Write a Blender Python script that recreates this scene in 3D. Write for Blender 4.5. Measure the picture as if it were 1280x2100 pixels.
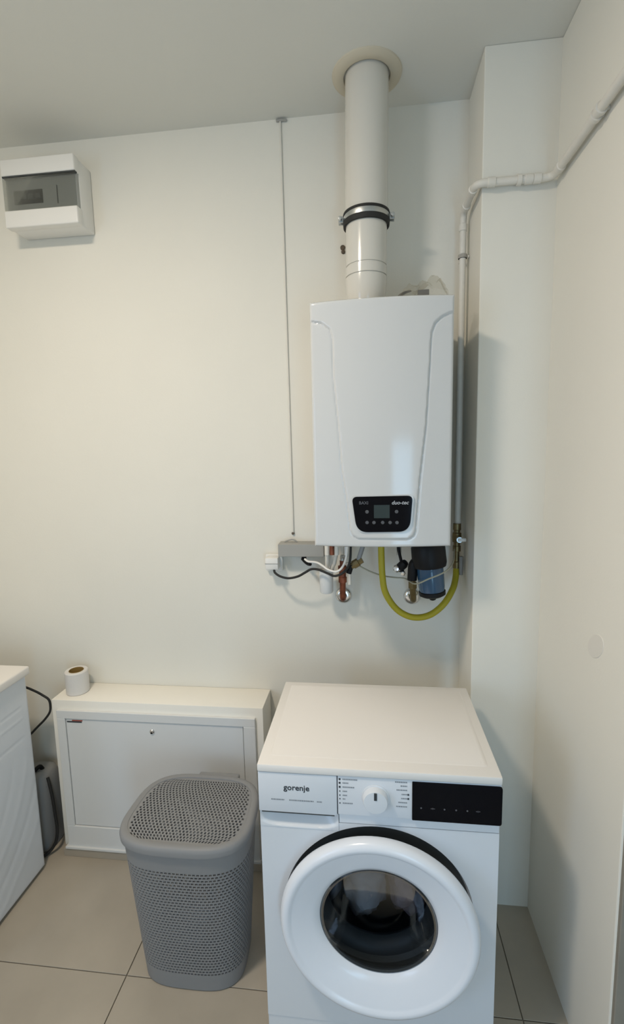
import bpy, bmesh, math, random
from mathutils import Vector, Matrix

# ---------------------------------------------------------------- clear
for o in list(bpy.data.objects):
    bpy.data.objects.remove(o)
scene = bpy.context.scene
COL = scene.collection
random.seed(7)

# ---------------------------------------------------------------- camera
F = Vector((-0.11732067, 0.98457066, -0.12983245))
R = Vector((0.99307023, 0.1154049, -0.02220855))
U = Vector((0.00688258, 0.13153827, 0.9912872))
cam = bpy.data.cameras.new('camera')
cam.sensor_fit = 'VERTICAL'
cam.sensor_height = 36.0
cam.lens = 36.0 * 980.43 / 2100.0
cam.clip_start = 0.02
camo = bpy.data.objects.new('camera', cam)
COL.objects.link(camo)
M = Matrix.Identity(4)
for i in range(3):
    M[i][0] = R[i]; M[i][1] = U[i]; M[i][2] = -F[i]
M[0][3], M[1][3], M[2][3] = 0.0, 0.0, 1.6357
camo.matrix_world = M
scene.camera = camo

# ---------------------------------------------------------------- colour management, world, lights
scene.view_settings.view_transform = 'Standard'
scene.view_settings.look = 'None'
scene.view_settings.gamma = 1.0
scene.view_settings.use_curve_mapping = False
scene.view_settings.exposure = 0.0

world = bpy.data.worlds.new('world')
scene.world = world
world.use_nodes = True
bg = world.node_tree.nodes['Background']
bg.inputs[0].default_value = (0.62, 0.76, 1.0, 1)
bg.inputs[1].default_value = 0.6

LAMP = Vector((-0.86, 0.46, 2.773))
LAMP_STRENGTH = 140.0          # glow of the ceiling lamp's dome diffuser
wd = bpy.data.lights.new('daylight', 'AREA')
wd.shape = 'RECTANGLE'; wd.size = 0.50; wd.size_y = 1.54; wd.energy = 12.5
wd.color = (0.42, 0.72, 1.0)
wo = bpy.data.objects.new('daylight', wd)
COL.objects.link(wo)
wo.location = (0.64, -1.47, 0.92)
wo.rotation_euler = (math.radians(90), 0, 0)      # faces +Y, into the room

sd = bpy.data.lights.new('side_daylight', 'AREA')
sd.shape = 'RECTANGLE'; sd.size = 1.30; sd.size_y = 0.90; sd.energy = 17.0
sd.color = (0.46, 0.67, 1.0)
so_ = bpy.data.objects.new('side_daylight', sd)
COL.objects.link(so_)
so_.location = (-1.895, -0.80, 1.45)
so_.rotation_euler = (0, math.radians(-90), 0)    # faces +X, in from the left window

# ---------------------------------------------------------------- materials
MATS = {}
def mat(name, col, rough=0.5, metal=0.0, spec=0.5, var=0.0, vscale=8.0, bump=0.0, bscale=60.0, coat=0.0):
    if name in MATS: return MATS[name]
    m = bpy.data.materials.new(name); m.use_nodes = True
    nt = m.node_tree; b = nt.nodes['Principled BSDF']
    b.inputs['Base Color'].default_value = (*col, 1)
    b.inputs['Roughness'].default_value = rough
    b.inputs['Metallic'].default_value = metal
    b.inputs['Specular IOR Level'].default_value = spec
    b.inputs['Coat Weight'].default_value = coat
    b.inputs['Coat Roughness'].default_value = 0.06
    tc = nt.nodes.new('ShaderNodeTexCoord')
    if var > 0:
        n = nt.nodes.new('ShaderNodeTexNoise'); n.inputs['Scale'].default_value = vscale
        n.inputs['Detail'].default_value = 5
        nt.links.new(tc.outputs['Object'], n.inputs['Vector'])
        r = nt.nodes.new('ShaderNodeValToRGB')
        r.color_ramp.elements[0].position = 0.3; r.color_ramp.elements[1].position = 0.7
        r.color_ramp.elements[0].color = (*[c * (1 - var) for c in col], 1)
        r.color_ramp.elements[1].color = (*[min(1, c * (1 + var)) for c in col], 1)
        nt.links.new(n.outputs['Fac'], r.inputs['Fac'])
        nt.links.new(r.outputs['Color'], b.inputs['Base Color'])
    if bump > 0:
        n2 = nt.nodes.new('ShaderNodeTexNoise'); n2.inputs['Scale'].default_value = bscale
        n2.inputs['Detail'].default_value = 4
        nt.links.new(tc.outputs['Object'], n2.inputs['Vector'])
        bp = nt.nodes.new('ShaderNodeBump'); bp.inputs['Strength'].default_value = bump
        bp.inputs['Distance'].default_value = 0.004
        nt.links.new(n2.outputs['Fac'], bp.inputs['Height'])
        nt.links.new(bp.outputs['Normal'], b.inputs['Normal'])
    MATS[name] = m
    return m

def glassy(name, tint, rough=0.02, gloss=1.0, fac_mul=1.0):
    """thin see-through sheet: tinted transparency plus a fresnel reflection"""
    if name in MATS: return MATS[name]
    m = bpy.data.materials.new(name); m.use_nodes = True
    nt = m.node_tree; nt.nodes.clear()
    out = nt.nodes.new('ShaderNodeOutputMaterial')
    mix = nt.nodes.new('ShaderNodeMixShader')
    tr = nt.nodes.new('ShaderNodeBsdfTransparent'); tr.inputs[0].default_value = (*tint, 1)
    gl = nt.nodes.new('ShaderNodeBsdfGlossy'); gl.inputs['Roughness'].default_value = rough
    gl.inputs[0].default_value = (gloss, gloss, gloss, 1)
    fr = nt.nodes.new('ShaderNodeFresnel'); fr.inputs[0].default_value = 1.5
    mu = nt.nodes.new('ShaderNodeMath'); mu.operation = 'MULTIPLY'; mu.inputs[1].default_value = fac_mul
    nt.links.new(fr.outputs[0], mu.inputs[0]); nt.links.new(mu.outputs[0], mix.inputs[0])
    nt.links.new(tr.outputs[0], mix.inputs[1]); nt.links.new(gl.outputs[0], mix.inputs[2])
    nt.links.new(mix.outputs[0], out.inputs[0])
    MATS[name] = m
    return m

def emis(name, col, strength):
    if name in MATS: return MATS[name]
    m = bpy.data.materials.new(name); m.use_nodes = True
    b = m.node_tree.nodes['Principled BSDF']
    b.inputs['Base Color'].default_value = (*col, 1)
    b.inputs['Emission Color'].default_value = (*col, 1)
    b.inputs['Emission Strength'].default_value = strength
    MATS[name] = m
    return m

WALL = mat('wall_paint', (0.79, 0.768, 0.69), 0.9, spec=0.2, var=0.012, vscale=3, bump=0.06, bscale=180)
CEIL = mat('ceiling_paint', (0.74, 0.73, 0.67), 0.95, spec=0.15, var=0.01, vscale=3, bump=0.05, bscale=160)
CASING = mat('cabinet_plaster', (0.90, 0.87, 0.79), 0.75, spec=0.3, var=0.01, bump=0.04, bscale=150)
TILE = mat('floor_tile', (0.43, 0.38, 0.305), 0.42, spec=0.45, var=0.10, vscale=3.5, bump=0.03, bscale=90)
GROUT = mat('grout', (0.31, 0.275, 0.22), 0.95, spec=0.1)
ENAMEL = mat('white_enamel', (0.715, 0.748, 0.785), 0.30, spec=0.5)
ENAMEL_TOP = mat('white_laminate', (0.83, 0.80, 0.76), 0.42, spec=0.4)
BOILERW = mat('boiler_white', (0.625, 0.635, 0.63), 0.12, spec=0.5)
METALW = mat('powder_coat_white', (0.73, 0.735, 0.72), 0.5, spec=0.4)
PLASTW = mat('white_plastic', (0.80, 0.79, 0.75), 0.35, spec=0.5)
FLUEW = mat('flue_white', (0.66, 0.635, 0.57), 0.16, spec=0.5)
ROSE = mat('rosette_cream', (0.62, 0.56, 0.44), 0.7, spec=0.2)
PIPEW = mat('painted_pipe', (0.73, 0.70, 0.63), 0.5, spec=0.4, var=0.03, vscale=30, bump=0.1, bscale=120)
BLACK = mat('black_plastic', (0.008, 0.008, 0.009), 0.45, spec=0.2)
RUBBER = mat('black_rubber', (0.015, 0.015, 0.014), 0.7)
BLACKGL = mat('black_gloss', (0.003, 0.003, 0.005), 0.06, spec=0.12)
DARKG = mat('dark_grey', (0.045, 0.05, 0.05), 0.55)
CHROME = mat('chrome', (0.72, 0.72, 0.72), 0.16, metal=1.0)
STEEL = mat('galvanised_steel', (0.55, 0.57, 0.57), 0.35, metal=1.0, var=0.05, vscale=40)
COPPER = mat('aged_copper', (0.20, 0.065, 0.035), 0.4, metal=0.7, var=0.35, vscale=40)
BRASS = mat('brass', (0.20, 0.155, 0.075), 0.42, metal=0.9, var=0.15, vscale=40)
YELLOW = mat('yellow_hose', (0.38, 0.33, 0.02), 0.45, spec=0.4)
BLUE = mat('blue_bowl', (0.03, 0.08, 0.15), 0.18, spec=0.6)
BOXG = mat('grey_box', (0.36, 0.355, 0.33), 0.6, spec=0.3)
HAMP = mat('hamper_plastic', (0.252, 0.255, 0.258), 0.5, spec=0.35)
GREYP = mat('grey_plastic', (0.27, 0.275, 0.275), 0.45)
PRINT = mat('dark_print', (0.03, 0.035, 0.04), 0.6)
PRINTL = mat('grey_print', (0.24, 0.26, 0.28), 0.6)
ICON = mat('pale_print', (0.45, 0.47, 0.5), 0.5)
ICOND = mat('dim_print', (0.10, 0.10, 0.11), 0.5)
LCD = mat('lcd', (0.035, 0.047, 0.045), 0.4, spec=0.15)
PAPER = mat('paper', (0.72, 0.70, 0.67), 0.9, spec=0.1, bump=0.1, bscale=200)
CARD = mat('cardboard', (0.30, 0.20, 0.07), 0.9, spec=0.1)
CLOTHW = mat('cloth_white', (0.48, 0.48, 0.51), 0.95, spec=0.1, var=0.15, vscale=14)
CLOTHG = mat('cloth_grey', (0.28, 0.28, 0.32), 0.95, spec=0.1, var=0.15, vscale=14)
CLOTHP = mat('cloth_pink', (0.42, 0.33, 0.34), 0.95, spec=0.1, var=0.15, vscale=14)
GASKET = mat('gasket', (0.035, 0.038, 0.04), 0.5)
DRUM = mat('drum_steel', (0.20, 0.21, 0.22), 0.5, metal=1.0)
DOORW = mat('brown_grey_door', (0.20, 0.175, 0.14), 0.6, spec=0.3, var=0.12, vscale=6)
REDP = mat('red_print', (0.35, 0.06, 0.03), 0.6)
RUST = mat('rusty_screw', (0.10, 0.075, 0.05), 0.6, var=0.3, vscale=60)
GLASSD = glassy('door_glass', (0.62, 0.66, 0.70), 0.02, fac_mul=0.22)
SMOKE = glassy('smoked_cover', (0.80, 0.81, 0.80), 0.12, fac_mul=0.7)
PANE = glassy('window_glass', (0.92, 0.96, 0.97), 0.0)

def film_mat():
    m = bpy.data.materials.new('clear_film'); m.use_nodes = True
    nt = m.node_tree; nt.nodes.clear()
    out = nt.nodes.new('ShaderNodeOutputMaterial')
    mix = nt.nodes.new('ShaderNodeMixShader'); mix.inputs[0].default_value = 0.11
    tr = nt.nodes.new('ShaderNodeBsdfTransparent'); tr.inputs[0].default_value = (0.92, 0.91, 0.88, 1)
    pr = nt.nodes.new('ShaderNodeBsdfPrincipled')
    pr.inputs['Base Color'].default_value = (0.55, 0.53, 0.48, 1); pr.inputs['Roughness'].default_value = 0.15
    nt.links.new(tr.outputs[0], mix.inputs[1]); nt.links.new(pr.outputs[0], mix.inputs[2])
    nt.links.new(mix.outputs[0], out.inputs[0])
    return m
FILM = film_mat()

# ---------------------------------------------------------------- mesh helpers (world coordinates)
def B(): return bmesh.new()

def box(bm, x0, x1, y0, y1, z0, z1, bev=0.0, seg=2):
    r = bmesh.ops.create_cube(bm, size=1.0)
    vs = r['verts']
    for v in vs:
        v.co = Vector(((x0 + x1) / 2 + v.co.x * (x1 - x0), (y0 + y1) / 2 + v.co.y * (y1 - y0), (z0 + z1) / 2 + v.co.z * (z1 - z0)))
    if bev > 0:
        es = list({e for v in vs for e in v.link_edges})
        bmesh.ops.bevel(bm, geom=es, offset=bev, segments=seg, affect='EDGES', profile=0.5)
    return bm

def frame_of(d):
    d = d.normalized()
    a = Vector((0, 0, 1)) if abs(d.z) < 0.9 else Vector((1, 0, 0))
    u = d.cross(a).normalized()
    return u, d.cross(u).normalized()

def lathe(bm, prof, origin, axis, n=48, cap0=False, cap1=False):
    """prof: list of (radius, distance along axis)"""
    origin = Vector(origin); axis = Vector(axis).normalized()
    u, w = frame_of(axis)
    rings = []
    for r, h in prof:
        c = origin + axis * h
        if r <= 1e-6:
            rings.append([bm.verts.new(c)])
        else:
            rings.append([bm.verts.new(c + (u * math.cos(2 * math.pi * i / n) + w * math.sin(2 * math.pi * i / n)) * r) for i in range(n)])
    for a, b in zip(rings, rings[1:]):
        for i in range(n):
            j = (i + 1) % n
            va = [a[0]] if len(a) == 1 else [a[i], a[j]]
            vb = [b[0]] if len(b) == 1 else [b[j], b[i]]
            f = va + vb
            if len(f) >= 3: bm.faces.new(f)
    if cap0 and len(rings[0]) > 1: bm.faces.new(list(reversed(rings[0])))
    if cap1 and len(rings[-1]) > 1: bm.faces.new(rings[-1])
    return bm

def catmull(pts, n=8):
    P = [Vector(p) for p in pts]; P = [2 * P[0] - P[1]] + P + [2 * P[-1] - P[-2]]
    out = []
    for i in range(1, len(P) - 2):
        a, b, c, d = P[i - 1:i + 3]
        for k in range(n):
            t = k / n
            out.append(0.5 * ((2 * b) + (c - a) * t + (2 * a - 5 * b + 4 * c - d) * t * t + (3 * b - a - 3 * c + d) * t ** 3))
    out.append(P[-2]); return out

def rounded(pts, rad, n=6):
    P = [Vector(p) for p in pts]; out = [P[0]]
    for a, b, c in zip(P, P[1:], P[2:]):
        d0 = (a - b).normalized(); d1 = (c - b).normalized()
        r = min(rad, (a - b).length * 0.49, (c - b).length * 0.49)
        s, e = b + d0 * r, b + d1 * r
        for k in range(n + 1):
            t = k / n
            out.append((1 - t) ** 2 * s + 2 * t * (1 - t) * b + t * t * e)
    out.append(P[-1]); return out

def tube(bm, path, r, n=12, caps=True):
    path = [Vector(p) for p in path]
    rad = r if callable(r) else (lambda t: r)
    prev = None; rings = []
    N = len(path)
    for i, p in enumerate(path):
        d = (path[min(i + 1, N - 1)] - path[max(i - 1, 0)]).normalized()
        if prev is None: u, w = frame_of(d)
        else:
            u = (prev - d * prev.dot(d)).normalized(); w = d.cross(u)
        prev = u
        rr = rad(i / (N - 1))
        rings.append([bm.verts.new(p + (u * math.cos(2 * math.pi * k / n) + w * math.sin(2 * math.pi * k / n)) * rr) for k in range(n)])
    for a, b in zip(rings, rings[1:]):
        for k in range(n):
            j = (k + 1) % n
            bm.faces.new((a[k], a[j], b[j], b[k]))
    if caps:
        bm.faces.new(list(reversed(rings[0]))); bm.faces.new(rings[-1])
    return bm

def prism_y(bm, pts, y0, y1):
    """polygon in XZ (list of (x,z)) extruded from y0 (front) to y1"""
    a = [bm.verts.new((x, y0, z)) for x, z in pts]; b = [bm.verts.new((x, y1, z)) for x, z in pts]
    bm.faces.new(a); bm.faces.new(list(reversed(b)))
    for i in range(len(pts)):
        j = (i + 1) % len(pts)
        bm.faces.new((a[j], a[i], b[i], b[j]))
    return bm

def round_poly(pts, rads, n=8):
    out = []; N = len(pts)
    for i in range(N):
        a, b, c = Vector(pts[i - 1]), Vector(pts[i]), Vector(pts[(i + 1) % N]); r = rads[i]
        s = b + (a - b).normalized() * r; e = b + (c - b).normalized() * r
        for k in range(n + 1):
            t = k / n; p = (1 - t) ** 2 * s + 2 * t * (1 - t) * b + t * t * e
            out.append((p.x, p.y))
    return out

def rect(bm, x0, x1, y, z0, z1, t=0.0006):
    return box(bm, x0, x1, y, y + t, z0, z1)

# ---------------------------------------------------------------- object helpers
def origin_of(o):
    v = Vector((0, 0, 0))
    while o is not None:
        v = v + o.location; o = o.parent
    return v

def part(name, bm, m, parent, smooth=False, label=None, kind=None):
    bmesh.ops.recalc_face_normals(bm, faces=bm.faces[:])
    me = bpy.data.meshes.new(name)
    off = origin_of(parent)
    for v in bm.verts: v.co -= off
    bm.to_mesh(me); bm.free()
    me.materials.append(m)
    if smooth:
        for p in me.polygons: p.use_smooth = True
        try: me.set_sharp_from_angle(angle=math.radians(38))
        except Exception: pass
    o = bpy.data.objects.new(name, me); COL.objects.link(o)
    if parent is not None: o.parent = parent
    if label: o['label'] = label
    if kind: o['kind'] = kind
    return o

def thing(name, loc, label, cat, group=None):
    o = bpy.data.objects.new(name, None); COL.objects.link(o)
    o.location = loc; o.empty_display_size = 0.05
    o['label'] = label; o['category'] = cat
    if group: o['group'] = group
    return o

def single(name, bm, m, label, cat, loc, smooth=True, group=None):
    """one-mesh thing with its origin at loc"""
    bmesh.ops.recalc_face_normals(bm, faces=bm.faces[:])
    loc = Vector(loc)
    for v in bm.verts: v.co -= loc
    me = bpy.data.meshes.new(name); bm.to_mesh(me); bm.free(); me.materials.append(m)
    if smooth:
        for p in me.polygons: p.use_smooth = True
        try: me.set_sharp_from_angle(angle=math.radians(38))
        except Exception: pass
    o = bpy.data.objects.new(name, me); COL.objects.link(o); o.location = loc
    o['label'] = label; o['category'] = cat
    if group: o['group'] = group
    return o

def struct(name, bm, m, label=None, parent=None):
    o = part(name, bm, m, parent)
    if parent is None:
        o['kind'] = 'structure'
        o['label'] = label; o['category'] = name.split('_')[0]
    return o

def text_bm(s, width, x, y, z, italic=False):
    """flat lettering in the XZ plane facing -Y, centred on x, z"""
    cu = bpy.data.curves.new('lettering', 'FONT'); cu.body = s; cu.extrude = 0.0004
    cu.size = 1.0; cu.align_x = 'CENTER'; cu.align_y = 'CENTER'; cu.resolution_u = 3
    cu.shear = 0.25 if italic else 0.0; cu.offset = 0.012
    o = bpy.data.objects.new('lettering', cu); COL.objects.link(o)
    bpy.context.view_layer.update()
    dg = bpy.context.evaluated_depsgraph_get()
    me = bpy.data.meshes.new_from_object(o.evaluated_get(dg))
    bm = bmesh.new(); bm.from_mesh(me)
    bpy.data.objects.remove(o); bpy.data.curves.remove(cu); bpy.data.meshes.remove(me)
    xs = [v.co.x for v in bm.verts]; w = max(xs) - min(xs); k = width / w
    cx = (max(xs) + min(xs)) / 2
    for v in bm.verts: v.co = Vector((x + (v.co.x - cx) * k, y - v.co.z, z + v.co.y * k))
    return bm

# ================================================================ THE ROOM
D = 1.7975          # back wall
H = 2.773           # ceiling
PX, PY = 0.3415, 1.5837    # pier: left face, front face
RX = 0.5541         # right wall
RE = 1.03           # right wall ends here, outer corner
LX = -1.93          # left wall
FY = -1.55          # wall behind the camera
HX = 1.45           # right end of the wider part of the room behind the corner

# floor slab with individual 60 x 60 cm tiles
fl = B(); box(fl, LX - 0.1, HX + 0.1, FY - 0.1, D + 0.1, -0.12, -0.006)
floor = struct('floor', fl, GROUT, 'beige grey matt floor tiles with thin dark joints')
g = 0.0015
xs = [-1.97 + 0.6 * k for k in range(7)]
ys = [-1.772 + 0.6 * k for k in range(7)]
cache = {}
for xa in xs:
    for ya in ys:
        x0, x1 = max(xa, LX) + g, min(xa + 0.6, HX) - g
        y0, y1 = max(ya, FY) + g, min(ya + 0.6, D) - g
        if x1 - x0 < 0.01 or y1 - y0 < 0.01: continue
        if x0 > RX and y0 > RE + 0.13: continue
        key = (round(x1 - x0, 3), round(y1 - y0, 3))
        if key in cache:
            o = cache[key].copy(); COL.objects.link(o)
        else:
            b = B(); box(b, 0, x1 - x0, 0, y1 - y0, -0.006, 0.0, 0.0006, 1)
            o = part('tile', b, TILE, None); cache[key] = o
        o.parent = floor; o.location = (x0, y0, 0)

b = B(); box(b, LX - 0.1, HX + 0.1, FY - 0.1, D + 0.1, H, H + 0.12)
struct('ceiling', b, CEIL, 'plain white painted ceiling')
b = B(); box(b, LX - 0.1, PX + 0.02, D, D + 0.12, -0.1, H)
struct('wall_back', b, WALL, 'off white plastered wall behind the boiler and washing machine')
b = B(); box(b, PX, RX + 0.12, PY, D + 0.12, -0.1, H, 0.003, 2)
struct('wall_pier', b, WALL, 'projecting white wall pier right of the boiler')
b = B(); box(b, RX, RX + 0.12, RE, PY + 0.01, -0.1, H, 0.004, 2)
wr = struct('wall_right', b, WALL, 'off white right side wall beside the washing machine')
b = B(); N = 28
ring = [(1.197 + 0.034 * math.cos(t) - 0.018 * math.sin(t), 1.139 + 0.034 * math.sin(t)) for t in [2 * math.pi * k / N for k in range(N)]]
v0 = [b.verts.new((RX - 0.0012, y, z)) for y, z in ring]
v1 = [b.verts.new((RX + 0.001, 1.197 + (y - 1.197) * 1.06, 1.139 + (z - 1.139) * 1.06)) for y, z in ring]
b.faces.new(v0)
for i in range(N): b.faces.new((v0[i], v0[(i + 1) % N], v1[(i + 1) % N], v1[i]))
part('plaster_patch', b, mat('patch_paint', (0.74, 0.715, 0.65), 0.85, spec=0.2), wr, label='oval repaired patch on the wall')
b = B(); box(b, RX + 0.11, HX, RE + 0.03, RE + 0.14, 2.06, H)
struct('wall_corner', b, WALL, 'white wall strip above the brown grey door')
LY0, LY1, LZ0, LZ1 = -1.30, -0.30, 0.75, 2.15
b = B(); box(b, LX - 0.12, LX, FY - 0.1, LY0, -0.1, H); box(b, LX - 0.12, LX, LY1, D + 0.1, -0.1, H)
box(b, LX - 0.12, LX, LY0, LY1, -0.1, LZ0); box(b, LX - 0.12, LX, LY0, LY1, LZ1, H)
struct('wall_left', b, WALL, 'off white left wall')
b = B(); box(b, HX, HX + 0.12, FY - 0.1, RE + 0.14, -0.1, H)
struct('wall_far_right', b, WALL, 'off white wall at the far right')
WX0, WX1, WZ0, WZ1 = 0.34, 0.94, 0.10, 1.74
b = B()
box(b, LX, WX0, FY - 0.12, FY, -0.1, H); box(b, WX1, HX, FY - 0.12, FY, -0.1, H)
box(b, WX0, WX1, FY - 0.12, FY, -0.1, WZ0); box(b, WX0, WX1, FY - 0.12, FY, WZ1, H)
struct('wall_front', b, WALL, 'off white wall with the tall window')
b = B()
for a in ((WX0, WX0 + 0.04, WZ0, WZ1), (WX1 - 0.04, WX1, WZ0, WZ1), (WX0 + 0.04, WX1 - 0.04, WZ0, WZ0 + 0.04), (WX0 + 0.04, WX1 - 0.04, WZ1 - 0.04, WZ1)):
    box(b, a[0], a[1], FY - 0.06, FY + 0.02, a[2], a[3], 0.004, 1)
win = struct('window_1', b, PLASTW, 'tall white framed window')
b = B(); box(b, WX0 + 0.035, WX1 - 0.035, FY - 0.03, FY - 0.024, WZ0 + 0.035, WZ1 - 0.035)
part('pane', b, PANE, win)
b = B()
for a in ((LY0, LY0 + 0.04, LZ0, LZ1), (LY1 - 0.04, LY1, LZ0, LZ1), (LY0 + 0.04, LY1 - 0.04, LZ0, LZ0 + 0.04), (LY0 + 0.04, LY1 - 0.04, LZ1 - 0.04, LZ1)):
    box(b, LX - 0.07, LX + 0.012, a[0], a[1], a[2], a[3], 0.004, 1)
win2 = struct('window_2', b, PLASTW, 'white framed window in the left wall')
b = B(); box(b, LX - 0.04, LX - 0.034, LY0 + 0.035, LY1 - 0.035, LZ0 + 0.035, LZ1 - 0.035)
part('pane', b, PANE, win2)
# door at the corner (only its edge shows at the right of the picture)
b = B(); box(b, RX + 0.004, RX + 0.03, RE - 0.012, RE + 0.03, 0.0, 2.06, 0.002, 1)
struct('trim_1', b, mat('door_frame_paint', (0.26, 0.24, 0.20), 0.6, spec=0.3, var=0.06), 'brown grey door frame at the outer corner')
b = B(); box(b, RX + 0.033, HX - 0.002, RE + 0.004, RE + 0.044, 0.006, 2.06, 0.002, 1)
dr = struct('door_1', b, DOORW, 'brown grey door leaf at the outer corner')
b = B(); tube(b, rounded([(1.36, RE + 0.01, 1.02), (1.36, RE - 0.045, 1.02), (1.25, RE - 0.045, 1.02)], 0.015), 0.009, 10)
part('door_handle', b, STEEL, dr, True)

# ceiling lamp (out of the picture, above left)
t = thing('ceiling_lamp', (LAMP.x, LAMP.y, H), 'round white flush ceiling lamp', 'lamp')
b = B(); lathe(b, [(0.0, 0.0), (0.15, 0.0), (0.155, -0.01), (0.15, -0.03), (0.135, -0.034)], LAMP, (0, 0, 1), 40)
part('lamp_base', b, PLASTW, t, True)
b = B(); lathe(b, [(0.134, -0.034), (0.131, -0.040), (0.118, -0.047), (0.092, -0.054), (0.050, -0.058), (0.0, -0.060)], LAMP, (0, 0, 1), 40)
part('diffuser', b, emis('lamp_diffuser', (1.0, 0.865, 0.71), LAMP_STRENGTH), t, True)

# ================================================================ WASHING MACHINE
MX0, MX1, MY0, MY1 = -0.2856, 0.3144, 1.092, 1.5253
wm = thing('washing_machine', (0.0144, 1.31, 0), 'white front-loading washing machine in front of the pier, round door and black display', 'washing machine')
fp = 1.100       # plane of the front panel
b = B()
box(b, MX0 + .003, MX0 + .015, fp + .012, MY1 - .005, .02, .829); box(b, MX1 - .015, MX1 - .003, fp + .012, MY1 - .005, .02, .829)
box(b, MX0 + .015, MX1 - .015, MY1 - .017, MY1 - .005, .02, .829); box(b, MX0 + .015, MX1 - .015, fp + .012, MY1 - .017, .02, .03)
part('body', b, ENAMEL, wm)
for fx in (MX0 + .06, MX1 - .06):
    for fy in (MY0 + .07, MY1 - .06):
        b = B(); lathe(b, [(0, 0), (.022, 0), (.024, .006), (.018, .012), (.012, .013), (.012, .022)], (fx, fy, 0), (0, 0, 1), 16)
        part('foot', b, DARKG, wm, True)
# top plate with a sunk centre field
b = B(); box(b, MX0, MX1, MY0 - .002, MY1, .829, .850, .004, 2)
part('top_plate', b, ENAMEL_TOP, wm, True)
b = B(); x0, x1, y0, y1 = MX0 + .024, MX1 - .024, MY0 + .035, MY1 - .018
ro = round_poly([(x0, y0), (x1, y0), (x1, y1), (x0, y1)], [.012] * 4, 5)
c = Vector(((x0 + x1) / 2, (y0 + y1) / 2))
lo_ = [b.verts.new((x, y, .8498)) for x, y in ro]
hi_ = [b.verts.new((x + (.003 if x < c.x else -.003), y + (.003 if y < c.y else -.003), .8515)) for x, y in ro]
b.faces.new(hi_)
for i in range(len(ro)): b.faces.new((lo_[i], lo_[(i + 1) % len(ro)], hi_[(i + 1) % len(ro)], hi_[i]))
part('top_field', b, ENAMEL_TOP, wm, True)
# front panel with the round door opening
DC = Vector((0.0160, 0, 0.4485)); HR = 0.242
b = B(); N = 96; x0, x1, z0, z1 = MX0 + .002, MX1 - .002, .098, .6935; NXX, NZZ = -.0805, .672
def rect_pt(a):
    ca, sa = math.cos(a), math.sin(a); k = 1e9
    if ca > 1e-9: k = min(k, (x1 - DC.x) / ca)
    if ca < -1e-9: k = min(k, (x0 - DC.x) / ca)
    if sa > 1e-9: k = min(k, (z1 - DC.z) / sa)
    if sa < -1e-9: k = min(k, (z0 - DC.z) / sa)
    px, pz = DC.x + ca * k, DC.z + sa * k
    if px < NXX + 1e-6 and pz > NZZ + 1e-6:          # notch for the drawer grip
        k2 = (NZZ - DC.z) / sa
        k = k2 if DC.x + ca * k2 < NXX else (NXX - DC.x) / ca
        px, pz = DC.x + ca * k, DC.z + sa * k
    return px, pz
angs = sorted([2 * math.pi * k / N for k in range(N)] + [math.atan2(zz - DC.z, xx - DC.x) % (2 * math.pi) for xx, zz in ((x0, z0), (x1, z0), (x1, z1), (x0, NZZ), (NXX + .00001, z1), (NXX, NZZ))])
inn, outr, inb, outb = [], [], [], []
for a in angs:
    px, pz = rect_pt(a)
    inn.append(b.verts.new((DC.x + HR * math.cos(a), fp, DC.z + HR * math.sin(a)))); outr.append(b.verts.new((px, fp, pz)))
    inb.append(b.verts.new((DC.x + (HR - .006) * math.cos(a), fp + .014, DC.z + (HR - .006) * math.sin(a)))); outb.append(b.verts.new((px, fp + .012, pz)))
for i in range(len(angs)):
    j = (i + 1) % len(angs)
    b.faces.new((inn[i], inn[j], outr[j], outr[i])); b.faces.new((inn[j], inn[i], inb[i], inb[j])); b.faces.new((outr[i], outr[j], outb[j], outb[i]))
part('front_panel', b, ENAMEL, wm)
b = B(); box(b, -.0795, MX1 - .002, fp, fp + .012, .6945, .7205, .001, 1)
part('panel_strip', b, ENAMEL, wm)
b = B(); box(b, MX0 + .002, MX1 - .002, fp + .002, fp + .012, .022, .0965, .002, 1)
part('kick_plate', b, ENAMEL, wm)
# dark recessed ring behind the door
b = B(); lathe(b, [(HR - .006, fp + .014), (HR - .03, fp + .018), (.175, fp + .020), (.165, fp + .03)], (DC.x, 0, DC.z), (0, 1, 0), 72)
part('door_recess', b, DARKG, wm, True)
# control fascia, drawer
b = B(); box(b, -.0815, MX1 - .001, MY0 + .002, fp + .012, .722, .8275, .002, 2)
fas = part('control_fascia', b, ENAMEL, wm, True)
b = B(); box(b, MX0 + .001, -.0835, MY0 + .001, fp + .012, .7185, .8275, .0025, 2)
drw = part('detergent_drawer', b, ENAMEL, wm, True)
yf = MY0 + .0005
b = text_bm('gorenje', .066, -.186, yf + .0002, .7885)
part('brand_lettering', b, PRINT, drw)
b = B()
for xa, xb, zz in ((-.2514, -.2162, .7525), (-.2049, -.1427, .7525), (-.1341, -.1217, .7523)):
    k = xa
    while k < xb - .001:
        w = random.uniform(.002, .0045); rect(b, k, min(k + w, xb), yf, zz, zz + .0032); k += w + .0011
part('small_print', b, PRINTL, drw, kind='stuff')
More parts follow.
